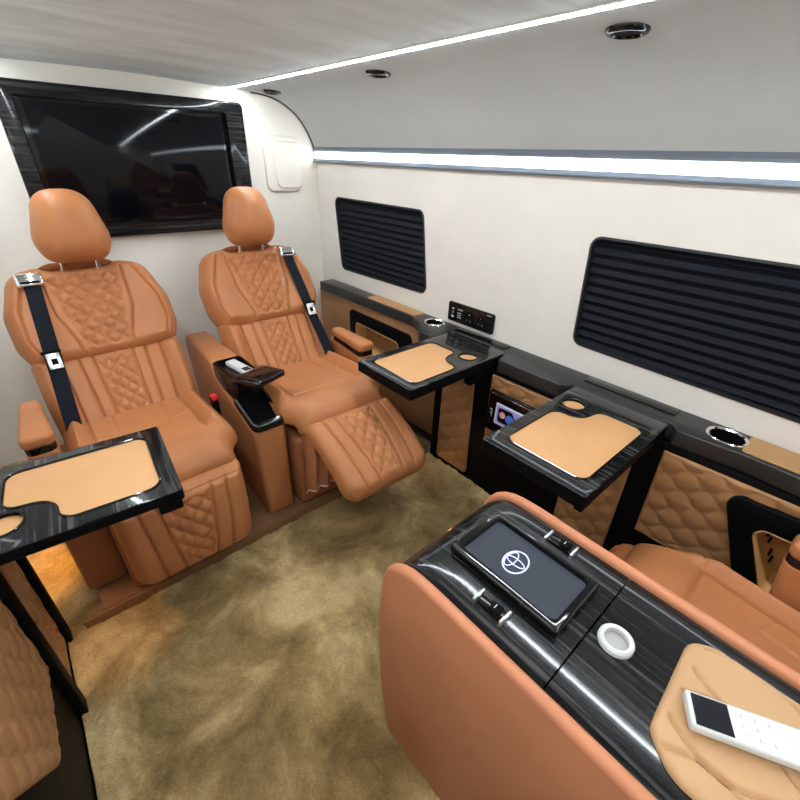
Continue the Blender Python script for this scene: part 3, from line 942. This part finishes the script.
cut(dob, ([(x, y, z+.405+(y+.326)*.30) for x, y, z in cv], cf))
rm = thing('remote_control', 'small white remote lying in the black tray of the armrest console', 'remote', (.522, 1.522, .062+.5485), 0.16)
obj('body', box(-.021, .021, -.072, .072, 0, .020, .006, 3), M['white'], rm)
obj('display', box(-.014, .014, -.064, -.030, .0195, .0210, .0006, 1), M['remote_glass'], rm)

# ------------------------------------------------------------------ rear console in the foreground
rcn = thing('rear_console', 'large tan console with dark veneer top in the foreground', 'console', (.531, 0, .004))
ZT = .686
def edge_path(dz):
    return [(-.75, ZT-dz), (-.2, ZT-dz), (.20, ZT-dz), (.330, ZT-.001-dz), (.388-dz*.5, ZT-.016-dz*.8), (.425-dz, ZT-.060-dz*.4), (.438-dz, ZT-.14), (.444-dz, .40), (.432-dz, .20), (.402-dz, .0)]
def side_plate(s):
    f = spline(edge_path(-.004)); sv = np.linspace(0, f.length, 70); a, b, _, _ = f(sv)
    poly = list(zip(a, b))+[(-.75, 0)]
    g = prism(poly, 0, .024, .011, 5, T=lambda p, q, h: (s*(.1485+h), p, q))
    return obj('side_panel', g, M['console_leather'], rcn)
side_plate(-1); side_plate(1)
obj('core', box(-.147, .147, -.75, .38, .004, ZT-.09, .01), M['black'], rcn)
def veneer_skin(name, y_from, s_end, crown=.004):
    f = spline(edge_path(.004)); 
    ss = np.linspace(0, f.length, 400); a, b, _, _ = f(ss)
    s0 = np.interp(y_from[0], a[:200], ss[:200]) if y_from[0] > -.75 else 0
    s1 = np.interp(y_from[1], a[:240], ss[:240]) if y_from[1] is not None else f.length
    sv = np.linspace(s0, s1, 70); us = np.linspace(-1, 1, 33)
    V, F = [], []
    for lay in (0, 1):
        for s in sv:
            y, z, ty_, tz_ = [float(q) for q in f(s)]
            for u in us:
                drop = crown*abs(u)**14+.0012*u*u
                if lay: drop += .012
                V.append((u*.148, y+tz_*drop, z-ty_*drop) if True else None)
    nu, nv = len(us), len(sv); n = nu*nv
    for i in range(nv-1):
        for j in range(nu-1):
            q = i*nu+j
            F.append((q, q+1, q+nu+1, q+nu)); F.append((n+q, n+q+nu, n+q+nu+1, n+q+1))
    for i in range(nv-1):
        for j in (0, nu-1): q = i*nu+j; F.append((q, q+nu, n+q+nu, n+q))
    for j in range(nu-1):
        for i in (0, nv-1): q = i*nu+j; F.append((q, q+1, n+q+1, n+q))
    return obj(name, (V, F), M['veneer'], rcn)
front_top = veneer_skin('front_veneer', (.0925, None), None)
rear_top = veneer_skin('lid_veneer', (-.75, .0895), None)
# tablet dock
dk = obj('tablet_frame', prism(rrect(-.071, .075, .118, .350, .008), ZT-.012, ZT+.016, .005, 3), M['gloss'], rcn)
cut(dk, prism(rrect(-.057, .061, .132, .332, .012), ZT+.004, ZT+.05, 0))
sc = obj('screen', prism(rrect(-.0565, .0605, .1325, .3315, .011), ZT+.0042, ZT+.0062, .0004, 1), M['screen'], dk)
def emblem(cx, cy, z, a, b):
    E_ = lambda x0, y0, rx, ry, r: tube([(x0+rx*math.cos(2*PI*k/40), y0+ry*math.sin(2*PI*k/40), z) for k in range(40)], r, 6, True)
    g = join(E_(cx, cy, a, b, .0015), E_(cx, cy+b*.45, a*.70, b*.40, .0011), E_(cx, cy+b*.02, a*.28, b*.84, .0011))
    # reads upright from the rear of the cabin
    return obj('emblem', g, M['logo'], sc)
emblem(.0, .246, ZT+.0066, .0285, .022)
def console_switch(x, y):
    s_ = obj('rocker_switch', box(x-.011, x+.011, y-.025, y+.025, ZT-.012, ZT+.003, .002), M['gloss'], rcn)
    for q in (-1, 1): obj('chrome_end', box(x-.016, x+.016, y+q*.028-.003, y+q*.028+.003, ZT-.01, ZT+.006, .0025), M['brushed'], s_)
    rk = xf(box(-.009, .009, -.011, .011, -.003, .004, .002), Matrix.Translation((x, y-.009, ZT+.004)) @ Matrix.Rotation(-.2, 4, 'X'))
    obj('rocker', rk, M['black'], s_)
    obj('switch_mark', join(box(x-.004, x+.004, y-.0135, y-.0120, ZT+.0075, ZT+.0083, 0), box(x-.004, x+.004, y-.0075, y-.006, ZT+.0088, ZT+.0095, 0)), M['grey'], s_)
console_switch(.113, .216); console_switch(-.104, .220)
fp = obj('pull_handle', lathe([(.0175, .003), (.019, .007), (.024, .008), (.027, .005), (.0275, -.002), (.0175, -.002), (.0175, .003)], 40, (.003, .054, ZT-.001), None, False), M['white'], rcn)
obj('pull_cup', lathe([(.0178, .004), (.0172, -.0035), (.0060, -.0038)], 32, (.003, .054, ZT), None, 2), M['pull_shade'], fp)
# quilted leather pad let into the lid
po = fillet([(.094, -.022), (.116, -.055), (.116, -.70), (-.116, -.70), (-.116, -.070), (-.082, -.030)], [.03, .04, .02, .02, .05, .035])
place = lambda u, v, h: (u, v, ZT-.004+h)
waves = [([(-.095+.048*k+.026*math.sin(2*PI*q/20+PI*k), -.045-.012*q) for q in range(50)], .0065, .0034) for k in range(5)]
g = pad(po, place, .010, .012, None, waves, (), 110, 260, .2)
obj('arm_pad', g, M['arm_pad'], rcn)
rm2 = thing('remote_control', 'long white remote with black display lying on the leather pad of the big console', 'remote', (.534, -.117, ZT+.0158), .495)
obj('body', box(-.0245, .0245, -.120, .072, 0, .015, .004, 3), M['white'], rm2)
obj('display', box(-.0205, .0205, .022, .066, .0145, .0158, .0008, 1), M['remote_glass'], rm2)
obj('button_print', join(*[box(x-.0025, x+.0025, y-.001, y+.001, .0148, .0153, 0) for x, y in ((-.012, .008), (0, .008), (.012, .008), (-.012, -.008), (0, -.008), (.012, -.008), (-.012, -.024), (.012, -.024))]), M['grey'], rm2)

# ------------------------------------------------------------------ amber courtesy lights near the floor
def foot_light(loc, rot, label, power):
    t = thing('footwell_light', label, 'light', loc, 0, 'amber footwell lights'); t.rotation_euler = rot
    obj('housing', lathe([(.016, 0), (.018, .003), (.016, .006), (.012, .007), (.012, .001)], 24), M['black'], t)
    obj('lens', lathe([(.0118, .002), (.0118, .006), (.006, .008), (.0001, .0085)], 24), M['amber'], t)
    l = bpy.data.lights.new('lamp', 'SPOT'); l.energy = power; l.color = (1.0, .50, .12); l.shadow_soft_size = .012; l.spot_size = 2.2 if rot[0] != PI else .7; l.spot_blend = .8
    lo = bpy.data.objects.new('lamp', l); COL.objects.link(lo); lo.parent = t; lo.location = (0, 0, .013); lo.rotation_euler = (PI, 0, 0)
foot_light((-.1705, 1.55, .22), (0, -PI/2-.75, 0), 'amber footwell light on the left side of the left seat', 2.6)
foot_light((-.13, 1.13, .6525), (PI, 0, 0), 'amber footwell light under the tray table at left', 4.0)
foot_light((1.18, 1.2165, .036), (PI/2, 0, 0), 'amber footwell light on the platform front near the right cabinet', .35)

# ------------------------------------------------------------------ camera
cam = bpy.data.cameras.new('camera'); co = bpy.data.objects.new('camera', cam); COL.objects.link(co)
cam.sensor_width = 36; cam.sensor_fit = 'HORIZONTAL'; cam.lens = 36*419.769/800; cam.clip_start = .02; cam.clip_end = 50
R = Matrix(((0.75395794, -0.30711681, 0.58071222), (-0.65618322, -0.39401656, 0.64356393), (0.03116093, -0.86627375, -0.49859681)))
X = Vector(R.col[0]).normalized(); Yd = Vector(R.col[1]).normalized(); Fw = Vector(R.col[2]).normalized()
m3 = Matrix((X, -Yd, -Fw)).transposed()
co.matrix_world = Matrix.Translation((0, 0, 1.35)) @ m3.to_4x4()
scene.camera = co
w = bpy.data.worlds.new('world'); scene.world = w; w.use_nodes = True
w.node_tree.nodes['Background'].inputs['Color'].default_value = (.02, .022, .03, 1)
w.node_tree.nodes['Background'].inputs['Strength'].default_value = 1
scene.view_settings.view_transform = 'Standard'; scene.view_settings.look = 'None'
scene.view_settings.exposure = 0.55; scene.view_settings.gamma = 1.0
